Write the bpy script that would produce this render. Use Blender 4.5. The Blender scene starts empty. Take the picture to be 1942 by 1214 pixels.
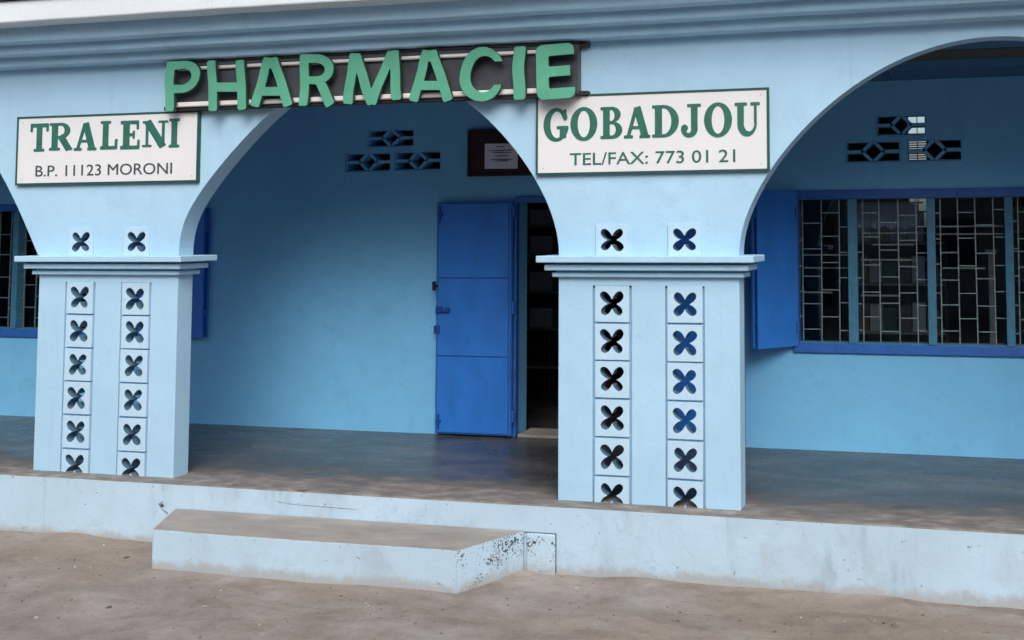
import bpy, bmesh, math, random
import numpy as np
from mathutils import Vector, Matrix, noise as mnoise

random.seed(7)
S = 1.08                       # model unit -> metres (door leaf about 2 m)
scene = bpy.context.scene
COL = scene.collection
R = math.radians

# ------------------------------------------------------------------ camera
YAW, PITCH, ROLL = 0.22602, 0.05837, -0.00627
CAMX, CAMD, CAMZ = 5.0389, 5.7711, 1.6
F_PX, PX, PY = 1934.21, 1377.16, 320.79
cam_d = bpy.data.cameras.new('camera')
cam = bpy.data.objects.new('camera', cam_d)
COL.objects.link(cam)
fwd = Vector((-math.sin(YAW)*math.cos(PITCH), math.cos(YAW)*math.cos(PITCH), math.sin(PITCH)))
rgt = Vector((math.cos(YAW), math.sin(YAW), 0))
upv = rgt.cross(fwd)
r2 = rgt*math.cos(ROLL) + upv*math.sin(ROLL)
u2 = upv*math.cos(ROLL) - rgt*math.sin(ROLL)
m = Matrix((r2, u2, -fwd)).transposed().to_4x4()
m.translation = Vector((CAMX, -CAMD, CAMZ))*S
cam.matrix_world = m
cam_d.sensor_fit = 'HORIZONTAL'
cam_d.sensor_width = 36
cam_d.lens = F_PX*36/1942
cam_d.shift_x = -(PX-971)/1942
cam_d.shift_y = -(607-PY)/1942
cam_d.clip_start = 0.05
cam_d.clip_end = 2000
scene.camera = cam

# ------------------------------------------------------------------ sky, sun, exposure
SUN_EL, SUN_AZ = 42, 154       # azimuth clockwise from +Y: the sun stands behind the photographer
world = bpy.data.worlds.new('World')
scene.world = world
world.use_nodes = True
wn = world.node_tree.nodes; wl = world.node_tree.links
sky = wn.new('ShaderNodeTexSky')
sky.sky_type = 'NISHITA'
sky.sun_disc = False
sky.sun_elevation = R(SUN_EL)
sky.sun_rotation = R(SUN_AZ)
sky.air_density = 1.0
sky.dust_density = 4.0
sky.ozone_density = 1.0
hs = wn.new('ShaderNodeHueSaturation')
hs.inputs['Saturation'].default_value = 1.1      # cloud-veiled sky
wl.new(sky.outputs[0], hs.inputs['Color'])
wl.new(hs.outputs[0], wn['Background'].inputs['Color'])
wn['Background'].inputs['Strength'].default_value = 0.145
sun_d = bpy.data.lights.new('sun', 'SUN')
sun_d.energy = 1.5
sun_d.angle = R(40)
sun_d.color = (1.0, 0.985, 0.96)
sun = bpy.data.objects.new('sun', sun_d)
COL.objects.link(sun)
sd = Vector((math.sin(R(SUN_AZ))*math.cos(R(SUN_EL)), math.cos(R(SUN_AZ))*math.cos(R(SUN_EL)), math.sin(R(SUN_EL))))
sun.rotation_euler = (-sd).to_track_quat('-Z', 'Y').to_euler()
sun.location = sd*30
scene.view_settings.view_transform = 'Standard'
scene.view_settings.look = 'None'
scene.view_settings.gamma = 1
scene.view_settings.use_curve_mapping = False
scene.view_settings.exposure = 0.22

# ------------------------------------------------------------------ materials
MATS = {}
def lin(r, g, b):
    f = lambda c: (c/255/12.92) if c <= 10 else ((c/255+0.055)/1.055)**2.4
    return (f(r), f(g), f(b), 1)
class NT:
    def __init__(s, name):
        s.m = bpy.data.materials.new(name); s.m.use_nodes = True
        s.n = s.m.node_tree.nodes; s.l = s.m.node_tree.links
        s.b = s.n['Principled BSDF']; s.out = s.n['Material Output']
        s._p = None
        MATS[name] = s.m
    def pos(s, sc=(1, 1, 1)):
        if s._p is None: s._p = s.n.new('ShaderNodeNewGeometry').outputs['Position']
        mp = s.n.new('ShaderNodeMapping'); mp.inputs['Scale'].default_value = sc
        s.l.new(s._p, mp.inputs['Vector']); return mp.outputs[0]
    def noise(s, scale, detail=4, rough=.55, sc=(1, 1, 1), dist=0):
        t = s.n.new('ShaderNodeTexNoise'); t.inputs['Scale'].default_value = scale
        t.inputs['Detail'].default_value = detail; t.inputs['Roughness'].default_value = rough
        t.inputs['Distortion'].default_value = dist
        s.l.new(s.pos(sc), t.inputs['Vector']); return t.outputs['Fac']
    def ramp(s, fac, stops):
        r = s.n.new('ShaderNodeValToRGB'); e = r.color_ramp.elements
        while len(e) < len(stops): e.new(.5)
        for k, (p, c) in enumerate(stops):
            e[k].position = p; e[k].color = c if len(c) == 4 else (*c, 1)
        s.l.new(fac, r.inputs[0]); return r.outputs[0]
    def mask(s, fac, a, b, inv=False):
        r = s.n.new('ShaderNodeMapRange'); r.interpolation_type = 'SMOOTHSTEP'
        r.inputs['From Min'].default_value = a; r.inputs['From Max'].default_value = b
        if inv: r.inputs['To Min'].default_value = 1; r.inputs['To Max'].default_value = 0
        s.l.new(fac, r.inputs['Value']); return r.outputs[0]
    def math(s, op, a, b):
        t = s.n.new('ShaderNodeMath'); t.operation = op
        for k, v in enumerate((a, b)):
            if isinstance(v, (int, float)): t.inputs[k].default_value = v
            else: s.l.new(v, t.inputs[k])
        return t.outputs[0]
    def mix(s, fac, a, b, mode='MIX'):
        t = s.n.new('ShaderNodeMix'); t.data_type = 'RGBA'; t.blend_type = mode
        for k, v in ((0, fac), (6, a), (7, b)):
            if isinstance(v, (int, float)): t.inputs[k].default_value = v
            elif isinstance(v, tuple): t.inputs[k].default_value = v if len(v) == 4 else (*v, 1)
            else: s.l.new(v, t.inputs[k])
        return t.outputs[2]
    def xyz(s):
        t = s.n.new('ShaderNodeSeparateXYZ'); s.l.new(s.pos(), t.inputs[0]); return t.outputs
    def color(s, v):
        if isinstance(v, tuple): s.b.inputs['Base Color'].default_value = v if len(v) == 4 else (*v, 1)
        else: s.l.new(v, s.b.inputs['Base Color'])
    def rough(s, v):
        if isinstance(v, (int, float)): s.b.inputs['Roughness'].default_value = v
        else: s.l.new(v, s.b.inputs['Roughness'])
    def bump(s, h, strength=.3, dist=.01, bevel=0):
        t = s.n.new('ShaderNodeBump'); t.inputs['Strength'].default_value = strength
        t.inputs['Distance'].default_value = dist; s.l.new(h, t.inputs['Height'])
        if bevel:
            bv = s.n.new('ShaderNodeBevel'); bv.samples = 4; bv.inputs['Radius'].default_value = bevel
            s.l.new(bv.outputs[0], t.inputs['Normal'])
        s.l.new(t.outputs[0], s.b.inputs['Normal'])

def plaster(name, col, var=.10, dirt=.0, chips=.0, rough=.75, bevel=.006, spec=.35, chipcol=(.10, .105, .11), edge=0, mud=0):
    t = NT(name)
    c = Vector(col)
    big = t.noise(.9, 5, .6)
    mid = t.noise(5, 5, .6)
    c1 = t.ramp(big, [(.3, tuple(c*(1-var))), (.7, tuple(c*(1+var*.6)))])
    c2 = t.mix(t.mask(mid, .45, .75), c1, tuple(c*(1-var*.9)))
    if dirt:
        st = t.noise(3.2, 6, .65, (1, 1, .35), .3)
        sp = t.noise(26, 4, .6)
        k = t.math('MULTIPLY', t.mask(st, .55, .80), dirt)
        c2 = t.mix(k, c2, tuple(c*.55))
        k2 = t.math('MULTIPLY', t.mask(sp, .66, .74), dirt*.9)
        c2 = t.mix(k2, c2, (.24, .27, .30))
    if chips:
        a = t.noise(85, 3, .6); bb = t.noise(7.0, 4, .6)
        thr = t.math('ADD', t.math('MULTIPLY', a, .8), t.math('MULTIPLY', bb, .6))
        k = t.mask(thr, 1.0-chips, 1.03-chips)
        c2 = t.mix(k, c2, chipcol)
    if dirt:                                     # rain streaks and hairline crazing
        sk = t.noise(9, 5, .6, (1, 1, .06)); k3 = t.math('MULTIPLY', t.mask(sk, .58, .74), .22+dirt*.3)
        c2 = t.mix(k3, c2, tuple(c*.72))
        vo = t.n.new('ShaderNodeTexVoronoi'); vo.feature = 'DISTANCE_TO_EDGE'; vo.inputs['Scale'].default_value = 1.3
        wp = t.n.new('ShaderNodeVectorMath'); wp.operation = 'ADD'
        nz = t.n.new('ShaderNodeTexNoise'); nz.inputs['Scale'].default_value = 3.5; nz.inputs['Detail'].default_value = 5
        t.l.new(t.pos(), nz.inputs['Vector']); t.l.new(t.pos(), wp.inputs[0]); t.l.new(nz.outputs['Color'], wp.inputs[1])
        t.l.new(wp.outputs[0], vo.inputs['Vector'])
        hc = t.math('MULTIPLY', t.mask(vo.outputs['Distance'], .0, .006, inv=True), t.mask(t.noise(1.7, 3), .52, .62))
        c2 = t.mix(t.math('MULTIPLY', hc, .35), c2, tuple(c*.45))
    if edge:                                     # paint rubbed off the arrises
        ge = t.n.new('ShaderNodeNewGeometry'); be = t.n.new('ShaderNodeBevel'); be.samples = 6; be.inputs['Radius'].default_value = edge
        dp = t.n.new('ShaderNodeVectorMath'); dp.operation = 'DOT_PRODUCT'
        t.l.new(ge.outputs['True Normal'], dp.inputs[0]); t.l.new(be.outputs[0], dp.inputs[1])
        ee = t.math('MULTIPLY', t.mask(dp.outputs['Value'], .80, .97, inv=True), t.mask(t.noise(24, 5, .65), .46, .58))
        c2 = t.mix(t.math('MULTIPLY', ee, .85), c2, (.33, .30, .26))
    if mud:                                      # tan splashes of earth along the foot
        zz = t.math('ADD', t.xyz()[2], t.math('MULTIPLY', t.math('SUBTRACT', t.noise(6, 6, .7), .5), -.16))
        c2 = t.mix(t.math('MULTIPLY', t.mask(zz, -.40, -.335, inv=True), .6), c2, (.36, .32, .27))
        gs = t.math('MULTIPLY', t.mask(t.noise(2.3, 6, .7, (1, 1, .8), .5), .54, .70), .35)
        c2 = t.mix(gs, c2, (.36, .42, .47))
    t.color(c2)
    t.rough(rough)
    t.b.inputs['Specular IOR Level'].default_value = spec
    h = t.math('ADD', t.math('MULTIPLY', t.noise(4, 4), 1.6), t.math('MULTIPLY', t.noise(45, 5), .30))
    t.bump(h, .30, .014, bevel)
    return t

FACADE = (.42, .675, .88)
plaster('facade_paint', FACADE, .07, dirt=.24)
plaster('pillar_paint', FACADE, .06, dirt=.20)
plaster('base_paint', (.50, .68, .83), .10, dirt=1.0, chips=.04, bevel=.012, edge=.02, mud=1)
plaster('worn_paint', (.50, .68, .83), .06, dirt=.6, chips=.21, bevel=.012, edge=.02, mud=1, chipcol=(.05, .055, .06))
plaster('block_paint', (.49, .71, .89), .05, dirt=.18, bevel=.004)
plaster('porch_paint', (.19, .55, .90), .08, dirt=.18)
plaster('hole_shade', (.10, .21, .31), .2, bevel=0)  # bare cement teal inside the block holes, darkened to deepen their shade
plaster('mortar_paint', (.30, .50, .66), .05, bevel=0)
plaster('fascia_paint', (.72, .80, .86), .04, dirt=.08)
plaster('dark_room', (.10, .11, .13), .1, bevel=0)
plaster('dark_chip', (.10, .105, .11), .2, bevel=0)

def simple(name, col, rough=.5, metal=0, spec=.5, var=.08, nscale=14, bump=0, bevel=0):
    t = NT(name); c = Vector(col)
    t.color(t.ramp(t.noise(nscale, 4, .6), [(.3, tuple(c*(1-var))), (.7, tuple(c*(1+var)))]))
    t.rough(rough); t.b.inputs['Metallic'].default_value = metal
    t.b.inputs['Specular IOR Level'].default_value = spec
    if bump or bevel: t.bump(t.noise(nscale*4, 4), bump or .02, .004, bevel)
    return t
t = NT('door_blue')
c = Vector((.028, .20, .70))
cc = t.ramp(t.noise(5, 5, .6, (1, 1, .5)), [(.3, tuple(c*.86)), (.7, tuple(c*1.12))])
sc_ = t.noise(30, 4, .7, (1, 1, .12)); cc = t.mix(t.math('MULTIPLY', t.mask(sc_, .62, .72), .35), cc, (.03, .10, .34))
ru = t.math('MULTIPLY', t.mask(t.noise(48, 5, .7), .64, .70), t.mask(t.noise(4, 3), .50, .62)); cc = t.mix(t.math('MULTIPLY', ru, .8), cc, (.06, .04, .05))
t.color(cc); t.rough(t.ramp(t.noise(11, 4), [(.3, (.30,)*3), (.7, (.50,)*3)]))
t.bump(t.math('ADD', t.math('MULTIPLY', t.noise(2.2, 2), 2.5), t.math('MULTIPLY', t.noise(40, 3), .15)), .25, .02, .004)
simple('frame_blue', (.030, .14, .50), .42, var=.12, bump=.08, bevel=.004)
simple('mullion_paint', (.05, .20, .34), .5, var=.15, bump=.1, bevel=.004)
simple('bar_steel', (.22, .31, .34), .45, .5, var=.35, nscale=40)
simple('black_metal', (.012, .012, .014), .4, .3)
simple('lock_blue', (.018, .08, .33), .35, .2)
simple('sign_white', (.78, .81, .84), .4, var=.02, nscale=3)
simple('sign_green', (.030, .155, .115), .45, var=.15, nscale=20)
simple('sign_slate', (.050, .075, .085), .5)
simple('sign_edge', (.02, .085, .075), .5)
simple('letter_green', (.105, .40, .27), .42, var=.14, nscale=4, bevel=.006)
simple('letter_side', (.02, .075, .05), .5)
simple('panel_grey', (.07, .076, .09), .35, var=.35, nscale=4)
simple('panel_edge', (.026, .017, .018), .6)
simple('rail_white', (.80, .80, .80), .4, var=.06)
simple('maroon', (.028, .006, .008), .5)
simple('paper', (.75, .75, .84), .7, var=.03)
simple('ink', (.10, .10, .18), .7)
simple('roof_dark', (.02, .02, .035), .6)
simple('ceiling_blue', (.05, .15, .28), .6)
simple('ceiling_brown', (.085, .065, .035), .6)  # brownish tone for one strip of ceiling boards
simple('shelf_wood', (.035, .03, .028), .6)
simple('shelf_metal', (.32, .31, .29), .5)
simple('box_lilac', (.70, .68, .86), .6)
simple('box_white', (.60, .60, .62), .6)
simple('box_green', (.10, .16, .14), .6)
simple('box_tan', (.20, .16, .12), .7)
simple('red_cloth', (.22, .018, .025), .9)
simple('post_grey', (.50, .48, .46), .6)

g = NT('window_glass')
fr = g.n.new('ShaderNodeFresnel'); fr.inputs['IOR'].default_value = 1.5
tr = g.n.new('ShaderNodeBsdfTransparent'); tr.inputs['Color'].default_value = (.80, .86, .88, 1)
gl = g.n.new('ShaderNodeBsdfGlossy'); gl.inputs['Roughness'].default_value = .03
mx = g.n.new('ShaderNodeMixShader')
g.l.new(fr.outputs[0], mx.inputs[0]); g.l.new(tr.outputs[0], mx.inputs[1]); g.l.new(gl.outputs[0], mx.inputs[2])
g.l.new(mx.outputs[0], g.out.inputs['Surface'])

# porch concrete: polished grey, dusty and worn along the open edge
t = NT('porch_concrete')
n1 = t.noise(2.2, 6, .62, (.55, 1.3, 1), .4); n2 = t.noise(9, 6, .65, (.6, 1.2, 1)); n3 = t.noise(60, 4)
cc = t.ramp(n1, [(.30, (.042, .045, .047)), (.5, (.070, .073, .074)), (.70, (.125, .124, .120))])
cc = t.mix(t.math('MULTIPLY', t.mask(n2, .45, .72), .35), cc, (.17, .165, .155))
yy = t.xyz()[1]
edge = t.math('ADD', t.math('MULTIPLY', yy, 1.0), t.math('MULTIPLY', t.math('SUBTRACT', n1, .5), 1.1))
em = t.mask(edge, -.06, .50, inv=True)
dust = t.ramp(n2, [(.3, (.15, .14, .128)), (.5, (.25, .232, .212)), (.7, (.42, .39, .355))])
cc = t.mix(t.math('MULTIPLY', em, .85), cc, dust)
cc = t.mix(t.math('MULTIPLY', t.mask(t.noise(3.1, 4, .6, (.8, 1.6, 1)), .60, .72), .5), cc, (.045, .043, .042))
t.color(cc)
rr = t.mix(em, t.ramp(n2, [(.3, (.20,)*3), (.7, (.44,)*3)]), (.8, .8, .8))
t.rough(rr)
t.b.inputs['Specular IOR Level'].default_value = .38
t.bump(t.math('ADD', n3, t.math('MULTIPLY', n2, 1.5)), .12, .004)

t = NT('step_concrete')
n2 = t.noise(5, 6, .6, (.5, 1.5, 1)); n1 = t.noise(1.8, 4)
cc = t.ramp(n2, [(.28, (.28, .265, .245)), (.55, (.355, .335, .305)), (.75, (.43, .41, .38))])
cc = t.mix(t.math('MULTIPLY', t.mask(n1, .5, .7), .4), cc, (.20, .185, .17))
t.color(cc); t.rough(.85); t.bump(t.noise(50, 5), .35, .006, .01)

# trodden earth
t = NT('trodden_earth')
n1 = t.noise(.7, 6, .6); n2 = t.noise(2.4, 9, .70, (.9, 1.2, 1), .3); n3 = t.noise(17, 7, .72); n4 = t.noise(130, 5, .75); n5 = t.noise(1.6, 5, .6, (.6, 1.6, 1), .8)
cc = t.ramp(n2, [(.30, (.215, .180, .150)), (.44, (.30, .262, .23)), (.56, (.36, .322, .29)), (.70, (.44, .405, .375))])
cc = t.mix(t.math('MULTIPLY', t.mask(n1, .45, .62), .65), cc, (.33, .27, .21))
cc = t.mix(t.math('MULTIPLY', t.mask(n5, .54, .68), .40), cc, (.15, .122, .105))
cc = t.mix(t.math('MULTIPLY', t.mask(n3, .52, .70), .42), cc, (.15, .122, .105))
cc = t.mix(t.math('MULTIPLY', t.mask(n4, .56, .68), .6), cc, (.50, .46, .42))
cc = t.mix(t.math('MULTIPLY', t.mask(n4, .30, .43, inv=True), .55), cc, (.11, .09, .08))
t.color(cc); t.rough(.9); t.b.inputs['Specular IOR Level'].default_value = .2
hh = t.math('ADD', t.math('MULTIPLY', n2, .8), t.math('ADD', t.math('MULTIPLY', n3, .7), t.math('MULTIPLY', n4, .35)))
t.bump(hh, .6, .03)

t = NT('gravel_mix')
gi = t.n.new('ShaderNodeNewGeometry').outputs['Random Per Island']
t.color(t.ramp(gi, [(0, (.09, .07, .06)), (.5, (.20, .165, .14)), (.9, (.33, .29, .25)), (1, (.62, .60, .57))])); t.rough(.9)

# ------------------------------------------------------------------ helpers
WLOC = {}
def link(o, parent, wloc):
    COL.objects.link(o)
    WLOC[o.name] = Vector(wloc)
    if parent:
        o.parent = parent
        o.location = (Vector(wloc)-WLOC[parent.name])*S
    else:
        o.location = Vector(wloc)*S
    return o
def tag(o, label=None, cat=None, group=None, kind=None):
    if label: o['label'] = label
    if cat: o['category'] = cat
    if group: o['group'] = group
    if kind: o['kind'] = kind
    return o
def empty(name, loc):
    return link(bpy.data.objects.new(name, None), None, loc)
def place(name, me, parent, wloc):
    return link(bpy.data.objects.new(name, me), parent, wloc)

class MB:
    def __init__(s): s.v = []; s.f = []; s.mi = []
    def add(s, vs, fs, mi=0):
        o = len(s.v); s.v += [tuple(map(float, v)) for v in vs]
        s.f += [tuple(o+i for i in f) for f in fs]; s.mi += [mi]*len(fs); return s
    def box(s, x0, x1, y0, y1, z0, z1, mi=0):
        return s.add([(x0,y0,z0),(x1,y0,z0),(x1,y1,z0),(x0,y1,z0),(x0,y0,z1),(x1,y0,z1),(x1,y1,z1),(x0,y1,z1)],
                     [(0,3,2,1),(4,5,6,7),(0,1,5,4),(1,2,6,5),(2,3,7,6),(3,0,4,7)], mi)
    def prism(s, pts, z0, z1, mi=0):          # pts counter-clockwise in x, y
        n = len(pts)
        return s.add([(p[0],p[1],z0) for p in pts]+[(p[0],p[1],z1) for p in pts],
                     [tuple(range(n))[::-1], tuple(range(n, 2*n))]+[(i,(i+1)%n,n+(i+1)%n,n+i) for i in range(n)], mi)
    def tube(s, pts, r, n=8, mi=0):
        pts = [Vector(p) for p in pts]; rings = []
        for k, p in enumerate(pts):
            d = (pts[min(k+1, len(pts)-1)]-pts[max(k-1, 0)]).normalized()
            a = d.orthogonal().normalized(); b = d.cross(a)
            rr = r[k] if isinstance(r, (list, tuple)) else r
            rings += [p+(a*math.cos(2*math.pi*i/n)+b*math.sin(2*math.pi*i/n))*rr for i in range(n)]
        fs = [(k*n+i, k*n+(i+1)%n, (k+1)*n+(i+1)%n, (k+1)*n+i) for k in range(len(pts)-1) for i in range(n)]
        fs += [tuple(range(n))[::-1], tuple(range((len(pts)-1)*n, len(pts)*n))]
        return s.add(rings, fs, mi)
    def mesh(s, name, mats, origin, bevel=0, smooth=False, seg=1):
        me = bpy.data.meshes.new(name)
        me.from_pydata([tuple((Vector(v)-origin)*S) for v in s.v], [], s.f)
        for k in (mats if isinstance(mats, (list, tuple)) else [mats]): me.materials.append(MATS[k])
        for p, i in zip(me.polygons, s.mi): p.material_index = i
        bm = bmesh.new(); bm.from_mesh(me)
        bmesh.ops.recalc_face_normals(bm, faces=bm.faces)
        if bevel:
            bmesh.ops.bevel(bm, geom=[e for e in bm.edges if e.calc_face_angle(0) > .6], offset=bevel*S, segments=seg, affect='EDGES', profile=.7)
        if smooth:
            for f in bm.faces: f.smooth = True
        bm.to_mesh(me); bm.free()
        return me
    def build(s, name, mats, parent=None, bevel=0, smooth=False, seg=1, origin=None):
        if origin is None:
            a = np.array(s.v); lo, hi = a.min(0), a.max(0)
            origin = Vector(((lo[0]+hi[0])/2, (lo[1]+hi[1])/2, lo[2]))
        return place(name, s.mesh(name, mats, origin, bevel, smooth, seg), parent, origin)

def box(name, mat, parent, x0, x1, y0, y1, z0, z1, bevel=0, seg=1):
    return MB().box(x0, x1, y0, y1, z0, z1).build(name, mat, parent, bevel, seg=seg)

def holed_wall(x0, x1, z0, z1, y0, y1, holes):
    xs = sorted({x0, x1, *[h[0] for h in holes], *[h[1] for h in holes]})
    zs = sorted({z0, z1, *[h[2] for h in holes], *[h[3] for h in holes]})
    nx, nz = len(xs)-1, len(zs)-1
    def solid(i, k):
        if not (0 <= i < nx and 0 <= k < nz): return False
        cx, cz = (xs[i]+xs[i+1])/2, (zs[k]+zs[k+1])/2
        return not any(h[0] < cx < h[1] and h[2] < cz < h[3] for h in holes)
    b = MB(); idx = {}
    def v(i, k, s):
        if (i, k, s) not in idx:
            idx[i, k, s] = len(b.v); b.v.append((xs[i], (y0, y1)[s], zs[k]))
        return idx[i, k, s]
    def face(*q): b.f.append(q); b.mi.append(0)
    for i in range(nx):
        for k in range(nz):
            if not solid(i, k): continue
            face(v(i,k,0), v(i+1,k,0), v(i+1,k+1,0), v(i,k+1,0))
            face(v(i,k,1), v(i,k+1,1), v(i+1,k+1,1), v(i+1,k,1))
            if not solid(i-1, k): face(v(i,k,0), v(i,k+1,0), v(i,k+1,1), v(i,k,1))
            if not solid(i+1, k): face(v(i+1,k,0), v(i+1,k,1), v(i+1,k+1,1), v(i+1,k+1,0))
            if not solid(i, k-1): face(v(i,k,0), v(i,k,1), v(i+1,k,1), v(i+1,k,0))
            if not solid(i, k+1): face(v(i,k+1,0), v(i+1,k+1,0), v(i+1,k+1,1), v(i,k+1,1))
    return b

def wob(x, seed, a):
    return a*mnoise.noise(Vector((x*1.1, seed*7.3, 0)))+a*.4*mnoise.noise(Vector((x*4, seed*3.1, 5)))

# ------------------------------------------------------------------ glyphs: distance fields -> contours -> solid letters
class G:
    def __init__(s, w, res=.0125, warp=0, seed=0):
        s.w = w; pad = .08
        s.xs = np.arange(-pad, w+pad+res, res); s.ys = np.arange(-pad, 1+pad+res, res)
        s.X, s.Y = np.meshgrid(s.xs, s.ys)
        if warp:
            s.X, s.Y = (s.X+warp*np.sin(5.1*s.Y+seed*1.7)+warp*.5*np.sin(9*s.Y+seed*2.9), s.Y+warp*.8*np.sin(4.3*s.X+seed*2.3))
        s.F = np.full(s.X.shape, -9.)
    def poly(s, pts, r=0):
        P = np.array(pts, float); n = len(P)
        d = np.full(s.X.shape, 1e9); ins = np.zeros(s.X.shape, bool)
        for i in range(n):
            a, b = P[i], P[(i+1) % n]; e = b-a
            wx, wy = s.X-a[0], s.Y-a[1]
            tt = np.clip((wx*e[0]+wy*e[1])/(e@e+1e-12), 0, 1)
            d = np.minimum(d, np.hypot(wx-e[0]*tt, wy-e[1]*tt))
            c = ((a[1] <= s.Y) & (s.Y < b[1])) | ((b[1] <= s.Y) & (s.Y < a[1]))
            if e[1] != 0: ins ^= c & (s.X < a[0]+(s.Y-a[1])/e[1]*e[0])
        return np.where(ins, d, -d)+r
    def bx(s, x0, y0, x1, y1, r=.03):
        r = min(r, (x1-x0)*.45, (y1-y0)*.45)
        return s.poly([(x0+r,y0+r),(x1-r,y0+r),(x1-r,y1-r),(x0+r,y1-r)], r)
    def st(s, a, b, w0, w1=None, r=.03):
        w1 = w0 if w1 is None else w1
        a, b = np.array(a, float), np.array(b, float); d = (b-a)/np.linalg.norm(b-a); n = np.array([-d[1], d[0]])
        a = a+d*r; b = b-d*r
        return s.poly([a+n*(w0-r), a-n*(w0-r), b-n*(w1-r), b+n*(w1-r)], r)
    def el(s, cx, cy, a, b):
        return (1-np.sqrt(((s.X-cx)/a)**2+((s.Y-cy)/b)**2))*min(a, b)
    def u(s, *fs):
        for f in fs: s.F = np.maximum(s.F, f)
        return s
    def cut(s, *fs):
        for f in fs: s.F = np.minimum(s.F, -f)
        return s
    def loops(s):
        F = s.F; ny, nx = F.shape; nxt = {}
        def pt(i0, j0, i1, j1):
            a, b = F[i0, j0], F[i1, j1]; t = a/(a-b)
            return (s.xs[j0]+(s.xs[j1]-s.xs[j0])*t, s.ys[i0]+(s.ys[i1]-s.ys[i0])*t)
        pos = {}; segs = []
        I, J = np.nonzero(~((F[:-1,:-1] > 0) & (F[1:,:-1] > 0) & (F[:-1,1:] > 0) & (F[1:,1:] > 0)) &
                          ((F[:-1,:-1] > 0) | (F[1:,:-1] > 0) | (F[:-1,1:] > 0) | (F[1:,1:] > 0)))
        for i, j in zip(I, J):
            c = [(i, j), (i, j+1), (i+1, j+1), (i+1, j)]
            sgn = [F[q] > 0 for q in c]; en = []; ex = []
            for k in range(4):
                p, q = c[k], c[(k+1) % 4]
                if sgn[k] != sgn[(k+1) % 4]:
                    key = (min(p, q), max(p, q)); pos[key] = pt(*p, *q)
                    (ex if sgn[k] else en).append(key)
            for a, b in zip(en, ex): nxt.setdefault(b, []).append(a)
        out = []
        while nxt:
            k0 = next(iter(nxt)); lp = []; k = k0
            while k in nxt:
                lp.append(pos[k]); l = nxt[k]; k2 = l.pop()
                if not l: del nxt[k]
                k = k2
            if len(lp) > 5: out.append(lp)
        return out

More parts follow.
